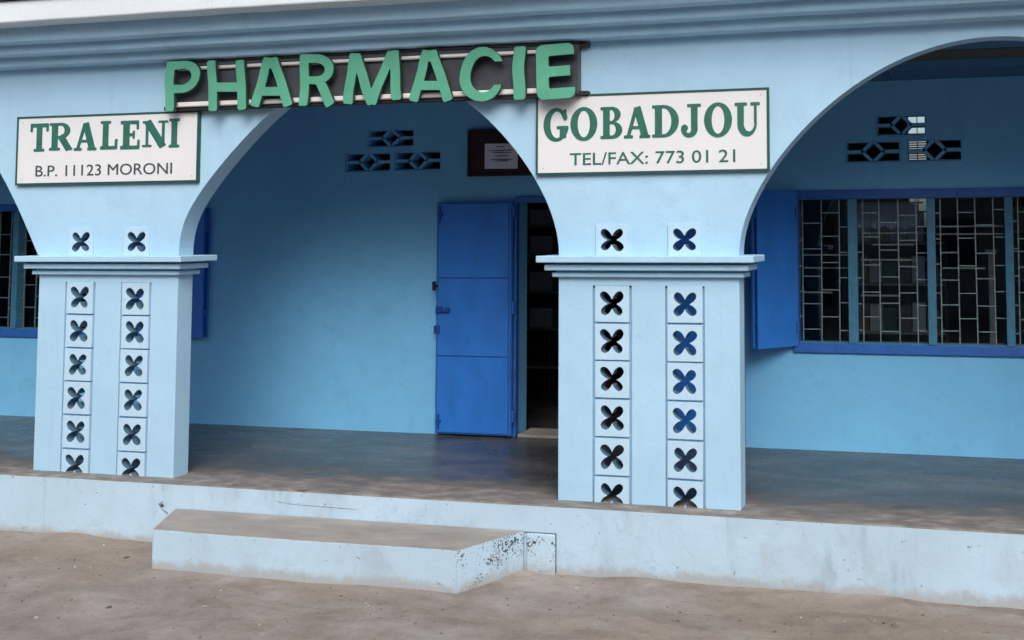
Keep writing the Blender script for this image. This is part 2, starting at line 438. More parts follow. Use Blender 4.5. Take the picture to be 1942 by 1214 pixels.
def glyph(ch, style):
    if style == 'cut':
        W_ = dict(P=.82, H=.92, A=.92, R=.78, M=1.23, C=.86, I=.27, E=.745)[ch]
        g = G(W_, .0125, .012, ord(ch) % 7); h = .098; r = .045
        if ch == 'P':
            g.u(g.bx(.08,.36,.42,1,.05), g.el(.38,.68,.43,.32)); g.cut(g.bx(.2,.53,.40,.83,.02), g.el(.38,.68,.235,.16), g.bx(-.5,-.5,.06,1.5)); g.u(g.st((.105,0),(.105,1),h,h*1.05,r))
        elif ch == 'H':
            g.u(g.st((.15,0),(.11,1),h,None,r), g.st((.82,.02),(.77,1),h,None,r), g.bx(.12,.38,.8,.56,.02))
        elif ch == 'A':
            g.u(g.st((.11,0),(.40,1),h*.98,h*.9,r), g.st((.82,.0),(.50,1),h,h*.95,r), g.bx(.26,.22,.68,.40,.02), g.bx(.33,.78,.57,1,.06))
        elif ch == 'R':
            g.u(g.bx(.06,.42,.38,1,.05), g.el(.36,.71,.38,.29)); g.cut(g.bx(.19,.57,.36,.83,.02), g.el(.36,.70,.19,.13), g.bx(-.5,-.5,.06,1.5)); g.u(g.st((.10,0),(.10,1),h,h,r), g.st((.70,0),(.40,.52),h,h,r))
        elif ch == 'M':
            g.u(g.st((.13,0),(.24,1),h,h*.95,r), g.st((1.12,.03),(1.04,1),h,h*.95,r), g.st((.62,-.02),(.27,.98),h,h*.9,r), g.st((.60,-.02),(1.0,.98),h,h*.9,r))
        elif ch == 'C':
            g.u(g.el(.47,.5,.47,.52)); g.cut(g.el(.51,.5,.285,.345), g.poly([(.55,.28),(.86,.30),(1.2,.30),(1.2,.74),(.84,.74),(.55,.72)])); g.cut(g.bx(.885,-.5,1.5,1.5))
        elif ch == 'I': g.u(g.st((.135,0),(.135,1),h,None,r))
        elif ch == 'E':
            g.u(g.bx(0,0,.74,1,.13)); g.cut(g.bx(.24,.595,1.2,.79,.04), g.bx(.24,.195,1.2,.41,.04)); g.cut(g.bx(.66,.35,1.2,.65,.03))
        return g
    w = dict(T=.82, R=.97, A=.98, L=.78, E=.78, N=.97, I=.48, G=.98, O=.98, B=.86, D=.98, J=.72, U=.96)[ch]
    g = G(w, .016); b = g.bx
    stem = lambda: g.u(b(.12,0,.37,1), b(.02,0,.47,.1), b(.02,.9,.47,1))
    if ch == 'T': g.u(b(.29,0,.53,1), b(.18,0,.64,.1), b(.02,.86,.80,1), b(.02,.70,.12,1), b(.70,.70,.80,1))
    elif ch == 'I': stem()
    elif ch == 'L': stem(); g.u(b(.02,0,.75,.12), g.st((.70,0),(.72,.36),.06))
    elif ch == 'E': stem(); g.u(b(.02,.87,.72,1), b(.02,0,.76,.13), b(.3,.45,.56,.56), b(.63,.68,.72,1), b(.67,0,.76,.33), b(.49,.36,.57,.65))
    elif ch == 'N': g.u(b(.15,0,.25,1), b(.73,.02,.83,1), g.st((.20,1.0),(.78,.0),.13), b(.03,0,.37,.09), b(.03,.91,.30,1), b(.60,.91,.95,1))
    elif ch == 'A': g.u(g.st((.17,.03),(.47,.99),.065), g.st((.49,1.0),(.79,.03),.13), b(.27,.29,.68,.39), b(.02,0,.35,.1), b(.58,0,.97,.1))
    elif ch == 'R':
        g.u(b(.3,.43,.52,1), g.el(.5,.715,.36,.285)); g.cut(b(.34,.53,.5,.90,.01), g.el(.49,.715,.14,.185)); stem()
        g.u(g.st((.47,.54),(.82,.03),.125), b(.68,0,.96,.1))
    elif ch == 'B':
        g.u(b(.2,0,.5,1), g.el(.46,.27,.38,.27), g.el(.44,.755,.34,.245)); g.cut(b(.34,.11,.46,.46,.01), g.el(.46,.285,.14,.175), b(.34,.56,.44,.90,.01), g.el(.43,.73,.12,.17), g.bx(-.5,-.5,.14,1.5)); g.u(b(.12,0,.37,1), b(.02,0,.4,.1), b(.02,.9,.4,1))
    elif ch == 'D':
        g.u(b(.2,0,.45,1), g.el(.42,.5,.54,.5)); g.cut(b(.34,.1,.42,.9,.01), g.el(.42,.5,.28,.40), g.bx(-.5,-.5,.14,1.5)); g.u(b(.12,0,.37,1), b(.02,0,.4,.1), b(.02,.9,.4,1))
    elif ch == 'O': g.u(g.el(.49,.5,.48,.52)); g.cut(g.el(.49,.5,.22,.41))
    elif ch == 'G':
        g.u(g.el(.50,.5,.49,.52)); g.cut(g.el(.53,.5,.255,.41), g.poly([(.55,.44),(1.3,.44),(1.3,.66),(.7,.66)])); g.cut(g.bx(.93,.4,1.3,1.2))
        g.u(b(.79,.62,.90,.97), b(.64,.08,.89,.45), b(.52,.36,.97,.46))
    elif ch == 'J':
        g.u(g.el(.30,.25,.30,.27)); g.cut(g.el(.27,.28,.11,.16), g.bx(-.5,.30,.36,1.2)); g.u(g.el(.13,.27,.12,.11), b(.36,.22,.60,1), b(.22,.9,.72,1))
    elif ch == 'U':
        g.u(g.el(.47,.36,.37,.38)); g.cut(g.el(.545,.40,.205,.27), g.bx(-.5,.42,1.5,1.4)); g.u(b(.10,.36,.35,1), b(.73,.36,.84,1), b(0,.9,.47,1), b(.60,.9,.96,1))
    return g

def curve_mesh(cu, mats):
    ob = bpy.data.objects.new('tmp', cu); COL.objects.link(ob)
    dg = bpy.context.evaluated_depsgraph_get()
    me = bpy.data.meshes.new_from_object(ob.evaluated_get(dg))
    bpy.data.objects.remove(ob)
    me.materials.clear()
    for k in mats: me.materials.append(MATS[k])
    return me
def stand(me, x0, x1, z0, z1, y_front, y_back, parent, name, side_mat=False, tilt=0):
    """fit a flat x-y mesh into the upright box x0..x1, z0..z1 (z of the curve becomes depth)"""
    n = len(me.vertices); a = np.empty(n*3); me.vertices.foreach_get('co', a); a = a.reshape(-1, 3)
    lo, hi = a.min(0), a.max(0)
    u = (a-lo)/np.maximum(hi-lo, 1e-9)
    X = (u[:, 0]-.5)*(x1-x0); Z = u[:, 1]*(z1-z0); Yd = (.5-u[:, 2])*(y_back-y_front)
    if tilt: X, Z = X+tilt*Z, Z
    me.vertices.foreach_set('co', (np.stack([X, Yd, Z], -1)*S).ravel())
    me.update()
    if side_mat:
        for p in me.polygons: p.material_index = 0 if p.normal.y < -.35 else 1
    o = place(name, me, parent, ((x0+x1)/2, (y_front+y_back)/2, z0))
    return o
def letter(ch, style, x0, x1, z0, z1, yf, yb, parent, mats, bevel=0, tilt=0):
    g = glyph(ch, style)
    cu = bpy.data.curves.new('letter', 'CURVE'); cu.dimensions = '2D'; cu.fill_mode = 'BOTH'
    for lp in g.loops():
        sp = cu.splines.new('POLY'); sp.points.add(len(lp)-1); sp.use_cyclic_u = True
        for k, q in enumerate(lp): sp.points[k].co = (q[0], q[1], 0, 1)
    cu.extrude = .1
    if bevel: cu.bevel_depth = bevel; cu.bevel_resolution = 1; cu.offset = -bevel
    return stand(curve_mesh(cu, mats), x0, x1, z0, z1, yf, yb, parent, 'letter', len(mats) > 1, tilt)
def text_line(body, x0, x1, z0, z1, yf, yb, parent, mat, name, off=0, spacing=1):
    cu = bpy.data.curves.new(name, 'FONT'); cu.body = body; cu.size = 1; cu.extrude = .02; cu.offset = off
    cu.resolution_u = 4
    me = curve_mesh(cu, [mat])
    n = len(me.vertices); V = np.empty(n*3); me.vertices.foreach_get('co', V); V = V.reshape(-1, 3)
    root = list(range(n))
    def find(i):
        while root[i] != i: root[i] = root[root[i]]; i = root[i]
        return i
    for p in me.polygons:
        for v in p.vertices[1:]: root[find(v)] = find(p.vertices[0])
    for p in me.polygons: pass
    comp = {}
    # the front, side and back sheets of a glyph share positions, so join by position too
    seen = {}
    for i in range(n):
        k = tuple(np.round(V[i, :2], 4)); 
        if k in seen: root[find(i)] = find(seen[k])
        else: seen[k] = i
    for i in range(n): comp.setdefault(find(i), []).append(i)
    grp = []                                # islands that overlap in x belong to one character
    for c in sorted(comp.values(), key=lambda c: V[c, 0].min()):
        a, b_ = V[c, 0].min(), V[c, 0].max()
        if grp and a < grp[-1][1]-.6*min(b_-a, grp[-1][1]-grp[-1][0]): grp[-1][1] = max(grp[-1][1], b_); grp[-1][2] |= set(c)
        else: grp.append([a, b_, set(c)])
    lo, hi = V.min(0), V.max(0)
    fx = lambda x: x0+(x-lo[0])/(hi[0]-lo[0])*(x1-x0)
    fz = lambda z: z0+(z-lo[1])/(hi[1]-lo[1])*(z1-z0)
    for a, b_, ids in grp:
        mb = MB(); mp = {}
        for i in sorted(ids):
            mp[i] = len(mb.v); mb.v.append((fx(V[i, 0]), yb+(yf-yb)*(V[i, 2]-lo[2])/(hi[2]-lo[2]), fz(V[i, 1])))
        for p in me.polygons:
            if p.vertices[0] in mp: mb.f.append(tuple(mp[v] for v in p.vertices)); mb.mi.append(0)
        mb.build('letter', mat, parent)

# ------------------------------------------------------------------ dimensions read from the photograph (model units)
T_ = .13                     # facade and pillar thickness
W = 1.6506                   # porch depth: front face of the rear wall
RW = .20                     # rear wall thickness
FAR = W+5.0                  # far wall of the shop
PW, GAP = 1.1093, 2.6762
P1 = -PW; P2 = GAP; PITCHX = PW+GAP
SPAN_R = 2.90                # the right-hand arch is a little wider
P3 = P2+PW+SPAN_R
P0 = P1-PITCHX
XL, XR = P0-.3, P3+PW+.3
BASE = .3815; LIP = .12
SPRING = 1.445; APEX = 2.65
CEIL = 2.662; ROOM_H = 3.02

# ------------------------------------------------------------------ ground
def ground():
    def axis(a, b, fine, far):
        v = list(np.arange(a, b+1e-6, fine)); st = fine; x = a
        lo = []
        while x > -far: st *= 1.45; x -= st; lo.append(x)
        st = fine; x = b; hi = []
        while x < far: st *= 1.45; x += st; hi.append(x)
        return lo[::-1]+v+hi
    xs = axis(-5, 9, .07, 220); ys = axis(-5.2, .4, .05, 220)
    b = MB(); nx = len(xs)
    for y in ys:
        for x in xs:
            h = .014*mnoise.noise(Vector((x*1.3, y*1.7, 1)))+.006*mnoise.noise(Vector((x*5, y*5, 3)))
            if -1 < y < 0: h += .022*max(0, mnoise.noise(Vector((x*2.3, 8, 2)))+.25)*math.exp((y+LIP)/.10)
            if y > .3: h = -.03
            far = max(abs(x-2)-12, abs(y)-12, 0)
            # the earth falls slightly to the right, as the wall foot shows
            b.v.append((x, y, -BASE-.012*max(-1.5, min(1.5, (x-1.5)/4))+(h if far == 0 else h*3)))
    for j in range(len(ys)-1):
        for i in range(nx-1):
            b.f.append((j*nx+i, j*nx+i+1, (j+1)*nx+i+1, (j+1)*nx+i)); b.mi.append(0)
    return tag(b.build('ground', 'trodden_earth', smooth=True, origin=Vector((0, 0, -BASE))), kind='structure')
ground()

# ------------------------------------------------------------------ the building
BLD = empty('pharmacy_building', (1.3, 2.5, -BASE))
tag(BLD, 'pale blue arcaded pharmacy building with stepped cornice and pierced-block pillars', 'building')

# porch base and floor
base = holed_wall(XL-.2, XR+.2, -BASE-.12, -.004, -LIP, W+5.4, []).build('porch_base', 'base_paint', BLD)
nb = 160; b = MB()
for k in range(nb+1):
    x = XL-.2+(XR-XL+.4)*k/nb; w_ = wob(x, 3, .008)
    b.v += [(x, -LIP-.0015-abs(w_)*.25, -.007+wob(x, 9, .003)), (x, -LIP+.001+w_*.5, wob(x, 12, .0015)), (x, FAR, 0), (x, FAR, -.007)]
for k in range(nb):
    o = 4*k
    for i in range(4): b.f.append((o+i, o+4+i, o+4+(i+1) % 4, o+(i+1) % 4)); b.mi.append(0)
b.f += [(3, 2, 1, 0), (4*nb, 4*nb+1, 4*nb+2, 4*nb+3)]; b.mi += [0, 0]
b.build('porch_floor', ['porch_concrete', 'base_paint'], BLD)
# rough patch of render beside the step
b = MB()
b.box(2.535, 2.712, -LIP-.016, -LIP+.02, -BASE-.05, -.163)
b.build('render_patch', 'worn_paint', BLD, .006)
b = MB(); b.box(2.712, 2.716, -LIP-.0065, -LIP, -BASE, -.165).box(2.52, 2.716, -LIP-.0065, -LIP, -.163, -.159)
b.build('patch_joint', 'dark_chip', base)
def crack(pts, w, parent=base, y=-LIP-.0025):
    b = MB()
    for (x0, z0), (x1, z1) in zip(pts[:-1], pts[1:]):
        b.add([(x0,y,z0-w),(x1,y,z1-w*.6),(x1,y,z1+w*.6),(x0,y,z0+w)], [(0,1,2,3)])
    return b.build('crack', 'dark_chip', parent)
crack([(.86,-.071),(.95,-.083),(1.05,-.087),(1.18,-.088),(1.30,-.090),(1.42,-.092)], .0011)
b = MB()
for k in range(15):                                   # flaked spot left of the step
    a = k*.7; rr = .005+.028*random.random()
    x, z = .02+rr*math.cos(a)*.8, -.145+rr*math.sin(a)
    b.add([(x, -LIP-.0028, z), (x+.012, -LIP-.0028, z-.004), (x+.008, -LIP-.0028, z+.008)], [(0, 1, 2)])
for k in range(3):
    x, z = .035+.013*k, -.172-.007*k
    b.add([(x, -LIP-.0028, z), (x+.014, -LIP-.0028, z-.010), (x+.013, -LIP-.0028, z+.002)], [(0, 1, 2)])
b.build('flaked_spot', 'dark_chip', base)

# facade wall with its three arches
def arch_z(d, coef):
    return SPRING+coef[0]*d**.5+coef[1]*d+coef[2]*d**1.5+coef[3]*d*d
A_CL = (1.4134, -1.9581, 3.3308, -1.6562); A_CR = (1.0938, .0653, .549, -.5571)
A_R = (1.0083, .2376, .2798, -.4006); A_L = (-.3545, 3.1216, -1.4882, -.1443)
FTOP = 2.90
colz = []                     # (x, z below the wall on the left side, on the right side)
def pillar_cols(x):
    h1, h2 = x+.337, x+.783; hw = .101
    for a, zl, zr in ((x, None, 1.42), (h1-hw, 1.42, 1.628), (h1+hw, 1.628, 1.42), (h2-hw, 1.42, 1.628), (h2+hw, 1.628, 1.42), (x+PW, 1.42, None)):
        colz.append([a, zl, zr])
def arch_cols(xa, span, cl, cr, n=72):
    c = span/2
    for k in range(1, n):
        tt = .5-.5*math.cos(math.pi*k/n); x = span*tt
        z = arch_z(x, cl) if x <= c else arch_z(span-x, cr)
        colz.append([xa+x, max(z, SPRING), max(z, SPRING)])
colz.append([XL, None, 0.0]); 
pillar_cols(P0); arch_cols(P0+PW, GAP, A_L, A_L); pillar_cols(P1); arch_cols(0, GAP, A_CL, A_CR)
pillar_cols(P2); arch_cols(P2+PW, SPAN_R, A_R, A_R); pillar_cols(P3); colz.append([XR, 0.0, None])
# arch springing: the pillar side goes straight down to the capital
fix = []
for x, zl, zr in colz:
    if zl is None and zr == 1.42: zl = 1.42
    if zr is None and zl == 1.42: zr = 1.42
    fix.append((x, zl, zr))
colz = fix
b = MB()
for k in range(len(colz)-1):
    x0, _, z0 = colz[k]; x1, z1, _ = colz[k+1]
    if z0 == 0.0 and z1 == 1.42: z1 = 0.0
    if z1 == 0.0 and z0 == 1.42: z0 = 0.0
    n = len(b.v)
    b.add([(x0,0,z0),(x1,0,z1),(x1,0,FTOP),(x0,0,FTOP),(x0,T_,z0),(x1,T_,z1),(x1,T_,FTOP),(x0,T_,FTOP)],
          [(0,1,2,3),(5,4,7,6),(0,4,5,1),(3,2,6,7)]+([(0,3,7,4)] if k == 0 else [])+([(1,5,6,2)] if k == len(colz)-2 else []))
    # vertical faces at jumps
    if k < len(colz)-2:
        zr = colz[k+1][2]
        if abs(zr-z1) > 1e-4: b.add([(x1,0,z1),(x1,T_,z1),(x1,T_,zr),(x1,0,zr)], [(0,1,2,3)])
me_b = b
facade = me_b.build('facade_wall', 'facade_paint', BLD)
bm = bmesh.new(); bm.from_mesh(facade.data); bmesh.ops.remove_doubles(bm, verts=bm.verts, dist=1e-5)
bmesh.ops.recalc_face_normals(bm, faces=bm.faces); bm.to_mesh(facade.data); bm.free()

# pierced block
def block_mesh(name, half, proud, depth, seed):
    n = 96; b = MB(); hole = []; sq = []; q_ = random.Random(seed)
    lob = [q_.uniform(.92, 1.07) for _ in range(4)]; sk = q_.uniform(-.05, .05); ex = q_.uniform(1.35, 1.7)
    for i in range(n):
        a = 2*math.pi*i/n
        q = abs(math.sin(2*a+sk*math.cos(2*a)))
        rr = .027+.070*q**ex/(1+.12*q**8)*lob[int(a/(math.pi/2)) % 4]
        rr *= 1+.03*math.sin(5*a+seed)
        hole.append((rr*math.cos(a), rr*math.sin(a)))
        k = half/max(abs(math.cos(a)), abs(math.sin(a))); sq.append((k*math.cos(a), k*math.sin(a)))
    for y in (-proud, depth):
        b.v += [(p[0], y, p[1]) for p in hole]+[(p[0], y, p[1]) for p in sq]
    for i in range(n):
        j = (i+1) % n
        for o, fl in ((0, 0), (2*n, 1)):
            f = (o+i, o+n+i, o+n+j, o+j); b.f.append(f[::-1] if fl else f); b.mi.append(0)
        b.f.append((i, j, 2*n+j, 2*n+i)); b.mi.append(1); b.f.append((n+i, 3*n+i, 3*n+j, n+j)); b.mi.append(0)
    return b.mesh(name, ['block_paint', 'hole_shade'], Vector((0, 0, 0)))
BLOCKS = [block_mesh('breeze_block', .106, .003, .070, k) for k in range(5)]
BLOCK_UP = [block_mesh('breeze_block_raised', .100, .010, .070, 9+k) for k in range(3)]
for m_ in BLOCK_UP:
    for v in m_.vertices: v.co.z *= .925
ROWS = [1.160, .938, .7155, .491, .266, .041]
SL = [(.215, .459), (.664, .902)]
for px in (P0, P1, P2, P3):
    top = 1.266
    h = holed_wall(px, px+PW, -.01, 1.335, 0, T_, [(px+a, px+c, -.01, top) for a, c in SL])
    pil = h.build('pillar', 'pillar_paint', BLD)
    for a, c in SL:
        cx = px+(a+c)/2
        # recessed mortar: two grooves beside the blocks and the bed joints between them
        mb = MB()
        mb.box(px+a+.0005, cx-.1065, .018, T_-.01, -.005, top-.012)
        mb.box(cx+.1065, px+c-.0005, .018, T_-.01, -.005, top-.012)
        for z0, z1 in zip(ROWS[:-1], ROWS[1:]):
            mb.box(cx-.106, cx+.106, .014, T_-.012, z1+.1065, z0-.1065)
        mb.build('mortar_joint', 'mortar_paint', pil)
        for z in ROWS:
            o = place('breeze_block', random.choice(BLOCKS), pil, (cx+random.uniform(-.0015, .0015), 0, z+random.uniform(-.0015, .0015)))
            o.rotation_euler.y = R(random.uniform(-.5, .5))
            if z > .1: o.rotation_euler.z = R(random.uniform(-.4, .4))
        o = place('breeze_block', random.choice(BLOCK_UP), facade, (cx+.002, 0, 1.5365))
    for z0, z1, e in ((1.405, 1.445, .105), (1.358, 1.393, .067), (1.318, 1.346, .032)):
        box('capital_slab', 'pillar_paint', pil, px-e, px+PW+e, -e, T_+e, z0, z1, .004)
    box('capital_core', 'pillar_paint', pil, px-.012, px+PW+.012, -.012, T_+.012, 1.316, 1.41)

# stepped cornice
corn = None
def ledge(name, parent, y0, z0, z1, mat, seed, r=.012):
    prof = [(.06, z0), (y0+r, z0), (y0+r*.3, z0+r*.3), (y0, z0+r), (y0, z1), (.06, z1)]
    n = 90; b = MB(); m_ = len(prof)
    for k in range(n+1):
        x = XL-.1+(XR-XL+.2)*k/n
        dz, dy = wob(x, seed, .006), wob(x, seed+20, .006)
        for i, (y, z) in enumerate(prof):
            fr_ = 1 if 1 <= i <= 4 else 0
            b.v.append((x, y+dy*fr_, z+(dz if i in (0, 1, 2, 3) else 0)))
    for k in range(n):
        for i in range(m_):
            b.f.append((k*m_+i, (k+1)*m_+i, (k+1)*m_+(i+1) % m_, k*m_+(i+1) % m_)); b.mi.append(0)
    b.f += [tuple(range(m_)), tuple(range(n*m_, (n+1)*m_))[::-1]]; b.mi += [0, 0]
    return b.build(name, mat, parent)
corn = ledge('cornice', BLD, -.42, 2.965, 3.108, 'fascia_paint', 1)
ledge('cornice_moulding', corn, -.28, 2.866, 2.967, 'facade_paint', 2, .02)
ledge('cornice_moulding', corn, -.19, 2.799, 2.868, 'facade_paint', 3, .02)
ledge('cornice_moulding', corn, -.10, 2.735, 2.801, 'facade_paint', 4, .02)
box('roof_slab', 'roof_dark', BLD, XL-.13, XR+.13, -.44, FAR+.5, 3.112, 3.16)

# rear wall of the porch
DOOR = (1.648, 2.84, 0, 1.815)
WINR = (3.86, 6.30, .765, 1.812)
WINL = (-5.0, -1.86, .755, 1.795)
VENTS = [(.335, .745, 2.281, 2.425), (.132, .540, 2.083, 2.240), (.580, .986, 2.085, 2.242),
         (4.452, 4.805, 2.266, 2.417), (4.226, 4.622, 2.073, 2.232), (4.666, 5.056, 2.073, 2.236)]
rear = holed_wall(XL, XR, -.01, ROOM_H, W, W+RW, [(DOOR[0], DOOR[1], -.01, DOOR[3]), WINR, WINL]+VENTS).build('rear_wall', 'porch_paint', BLD)
def vent(x0, x1, z0, z1):
    b = MB(); y0, y1 = W+.012, W+.11
    cx, cz = (x0+x1)/2, (z0+z1)/2; w, h = x1-x0, z1-z0
    dx, dz = w*.17, h*.5; r = h*.075
    def rib(a, c):
        a, c = np.array(a), np.array(c); d = (c-a)/np.linalg.norm(c-a); n = np.array([-d[1], d[0]])*r
        q = [a+n, a-n, c-n, c+n]
        b.add([(p[0], y0, p[1]) for p in q]+[(p[0], y1, p[1]) for p in q], [(0,1,2,3),(7,6,5,4),(0,4,5,1),(1,5,6,2),(2,6,7,3),(3,7,4,0)])
    rib((x0, cz), (cx-dx, cz)); rib((cx+dx, cz), (x1, cz))
    for sx in (-1, 1):
        for sz in (-1, 1): rib((cx+sx*(dx+r), cz), (cx, cz+sz*(dz-r*.2)))
    b.box(x0, x1, y0+.002, y1, z1-h*.07, z1).box(x0, x1, y0+.002, y1, z0, z0+h*.07)
    b.box(x0, x0+h*.07, y0+.004, y1, z0, z1).box(x1-h*.07, x1, y0+.004, y1, z0, z1)
    return b.build('vent_block', 'porch_paint', rear)
for v in VENTS: vent(*v)

# porch ceiling in boards, and side walls
ceil = box('ceiling', 'roof_dark', BLD, XL, XR, T_, W, CEIL+.035, CEIL+.06)
cb = [(T_+.002, .44, 'ceiling_blue'), (.475, .80, 'ceiling_brown'), (.815, 1.22, 'ceiling_blue'), (1.235, W-.004, 'ceiling_blue')]
for y0, y1, mt in cb:
    for x0 in np.arange(XL, XR, 2.44):
        box('ceiling_board', mt, ceil, x0+.003, min(x0+2.437, XR), y0, y1, CEIL, CEIL+.03)
for x0, x1 in ((XL, XL+.15), (XR-.15, XR)):
    holed_wall(x0, x1, -.01, 3.0, T_+.002, W-.002, []).build('side_wall', 'porch_paint', BLD)
# the shop room
FWIN = [(4.43, 4.645, 1.60, 2.95), (-3.16, -2.92, 2.45, 2.66)]
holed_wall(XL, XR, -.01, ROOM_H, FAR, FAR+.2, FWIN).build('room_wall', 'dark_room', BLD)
for x0, x1 in ((XL, XL+.15), (XR-.15, XR), (-1.0, -.9)):
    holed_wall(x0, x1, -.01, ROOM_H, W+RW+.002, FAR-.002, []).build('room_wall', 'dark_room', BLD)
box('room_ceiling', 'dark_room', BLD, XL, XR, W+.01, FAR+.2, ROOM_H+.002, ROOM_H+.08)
fw = box('far_window', 'frame_blue', BLD, 4.405, 4.43, FAR-.03, FAR+.06, 1.58, 2.97)
for z in (1.78, 2.02, 2.28, *[2.40+.026*k_ for k_ in range(11)], 2.80): box('glazing_bar', 'frame_blue', fw, 4.43, 4.645, FAR+.02, FAR+.04, z, z+.016)
box('glazing_bar', 'frame_blue', fw, 4.535, 4.545, FAR+.021, FAR+.039, 1.60, 2.95)

# door: a pair of steel leaves folded back against the wall
fr_ = MB()
fr_.box(DOOR[0]-.008, DOOR[0]+.012, W-.03, W+.025, 0.001, DOOR[3]+.045).box(DOOR[1]-.02, DOOR[1]+.035, W-.03, W+.07, 0.001, DOOR[3]+.045)
fr_.box(DOOR[0]+.012, DOOR[1]-.02, W-.028, W+.07, DOOR[3], DOOR[3]+.045)
fr_.build('door_frame', 'frame_blue', BLD, .003)
box('threshold', 'step_concrete', BLD, DOOR[0]+.022, DOOR[1]-.022, W-.02, W+RW+.05, .001, .028, .004)
def leaf(xa, xb, flip):
    hinge = xb if not flip else xa; edge_ = xa if not flip else xb
    o = box('door_leaf', 'frame_blue', BLD, xa, xb, W-.062, W-.034, .018, 1.822, .003)
    sx = 1 if not flip else -1
    a, c = (xa+.020, xb-.028) if not flip else (xa+.028, xb-.020)
    for z0, z1 in ((.030, .612), (.622, 1.221), (1.231, 1.810)):
        box('door_panel', 'door_blue', o, a, c, W-.071, W-.060, z0, z1, .003)
    box('hinge_stile', 'door_blue', o, *( (xb-.020, xb-.006) if not flip else (xa+.006, xa+.020)), W-.073, W-.060, .020, 1.820, .003)
    for z in (.12, .95, 1.7):
        MB().tube([(hinge+sx*.006, W-.05, z), (hinge+sx*.006, W-.05, z+.09)], .011, 10).build('hinge', 'frame_blue', o)
    if not flip:
        MB().tube([(xa+.004, W-.072, 1.165), (xa+.004, W-.095, 1.165)], .012, 10).build('handle_stem', 'black_metal', o)
        MB().tube([(xa+.002, W-.10, 1.130), (xa+.002, W-.10, 1.20)], [.016, .016], 10).build('handle', 'black_metal', o, .004)
        box('lock_plate', 'lock_blue', o, xa+.004, xa+.062, W-.082, W-.070, .955, 1.005, .003)
        MB().tube([(xa+.010, W-.085, .962), (xa+.12, W-.085, .968)], .009, 8).build('slide_bolt', 'lock_blue', o)
        box('bolt_keeper', 'lock_blue', o, xa+.085, xa+.125, W-.090, W-.070, .958, .995, .003)
        box('hasp', 'lock_blue', o, xa-.012, xa+.040, W-.080, W-.0705, .790, .855, .004)
        for z0, z1 in ((.06, .17), (1.66, 1.79)):
            MB().tube([(xa+.035, W-.080, z0), (xa+.035, W-.080, z1)], .008, 8).build('shoot_bolt', 'lock_blue', o)
            box('bolt_keeper', 'lock_blue', o, xa+.018, xa+.056, W-.084, W-.070, (z0+z1)/2-.012, (z0+z1)/2+.012, .002)
    return o
leaf(.996, 1.640, False)
leaf(2.850, 3.475, True)

# windows with welded grilles
BAR_V = MB().box(-.0042, .0042, -.0042, .0042, 0, 1).mesh('grille_upright', 'bar_steel', Vector((0, 0, 0)))
def window(x0, x1, z0, z1, mull, step):
    b = MB()
    b.box(x0-.03, x1+.03, W-.022, W+.05, z0-.066, z0).box(x0-.03, x1+.03, W-.020, W+.05, z1, z1+.062)
    b.box(x0-.03, x0+.012, W-.021, W+.05, z0, z1).box(x1-.012, x1+.03, W-.021, W+.05, z0, z1)
    o = b.build('window', 'frame_blue', BLD, .003)
    box('sill', 'mullion_paint', o, x0+.013, x1-.013, W+.002, W+.10, z0-.002, z0+.010)
    edges = [x0+.012]
    for a, c in mull:
        box('mullion', 'mullion_paint', o, a, c, W-.012, W+.06, z0+.002, z1-.002, .006, 2)
        edges += [a, c]
    edges.append(x1-.012)
    hb = {}
    for k in range(0, len(edges), 2):
        a, c = edges[k], edges[k+1]
        box('glass_pane', 'window_glass', o, a, c, W+.085, W+.089, z0+.01, z1)
        n = max(2, round((c-a)/.118)); xs = [a+.028+(c-a-.05)*i/(n-1+.35) for i in range(n)]
        for x in xs:
            u = place('grille_bar', BAR_V, o, (x+random.uniform(-.007, .007), W+.04, z0+.004)); u.scale.z = z1-z0-.006
            u.rotation_euler.y = R(random.uniform(-.35, .35))
        for i, (xa, xb) in enumerate(zip([a]+xs, xs+[c])):
            if xb-xa < .02: continue
            L = round(xb-xa, 3)
            if L not in hb: hb[L] = MB().box(-L/2, L/2, -.0038, .0038, -.0038, .0038).mesh('grille_rung', 'bar_steel', Vector((0, 0, 0)))
            zz = z0+(.095 if (i+k//2) % 2 else .19)
            while zz < z1-.03:
                u = place('grille_bar', hb[L], o, ((xa+xb)/2, W+.041, zz+random.uniform(-.006, .006)))
                u.rotation_euler.y = R(random.uniform(-.8, .8))
                zz += .19*random.uniform(.94, 1.06)
    return o
window(*WINR, [(4.234, 4.302), (4.797, 4.857), (5.334, 5.392), (5.88, 5.94)], .118)
window(*WINL, [(-4.30, -4.24), (-3.715, -3.655), (-3.158, -3.100), (-2.60, -2.54)], .118)

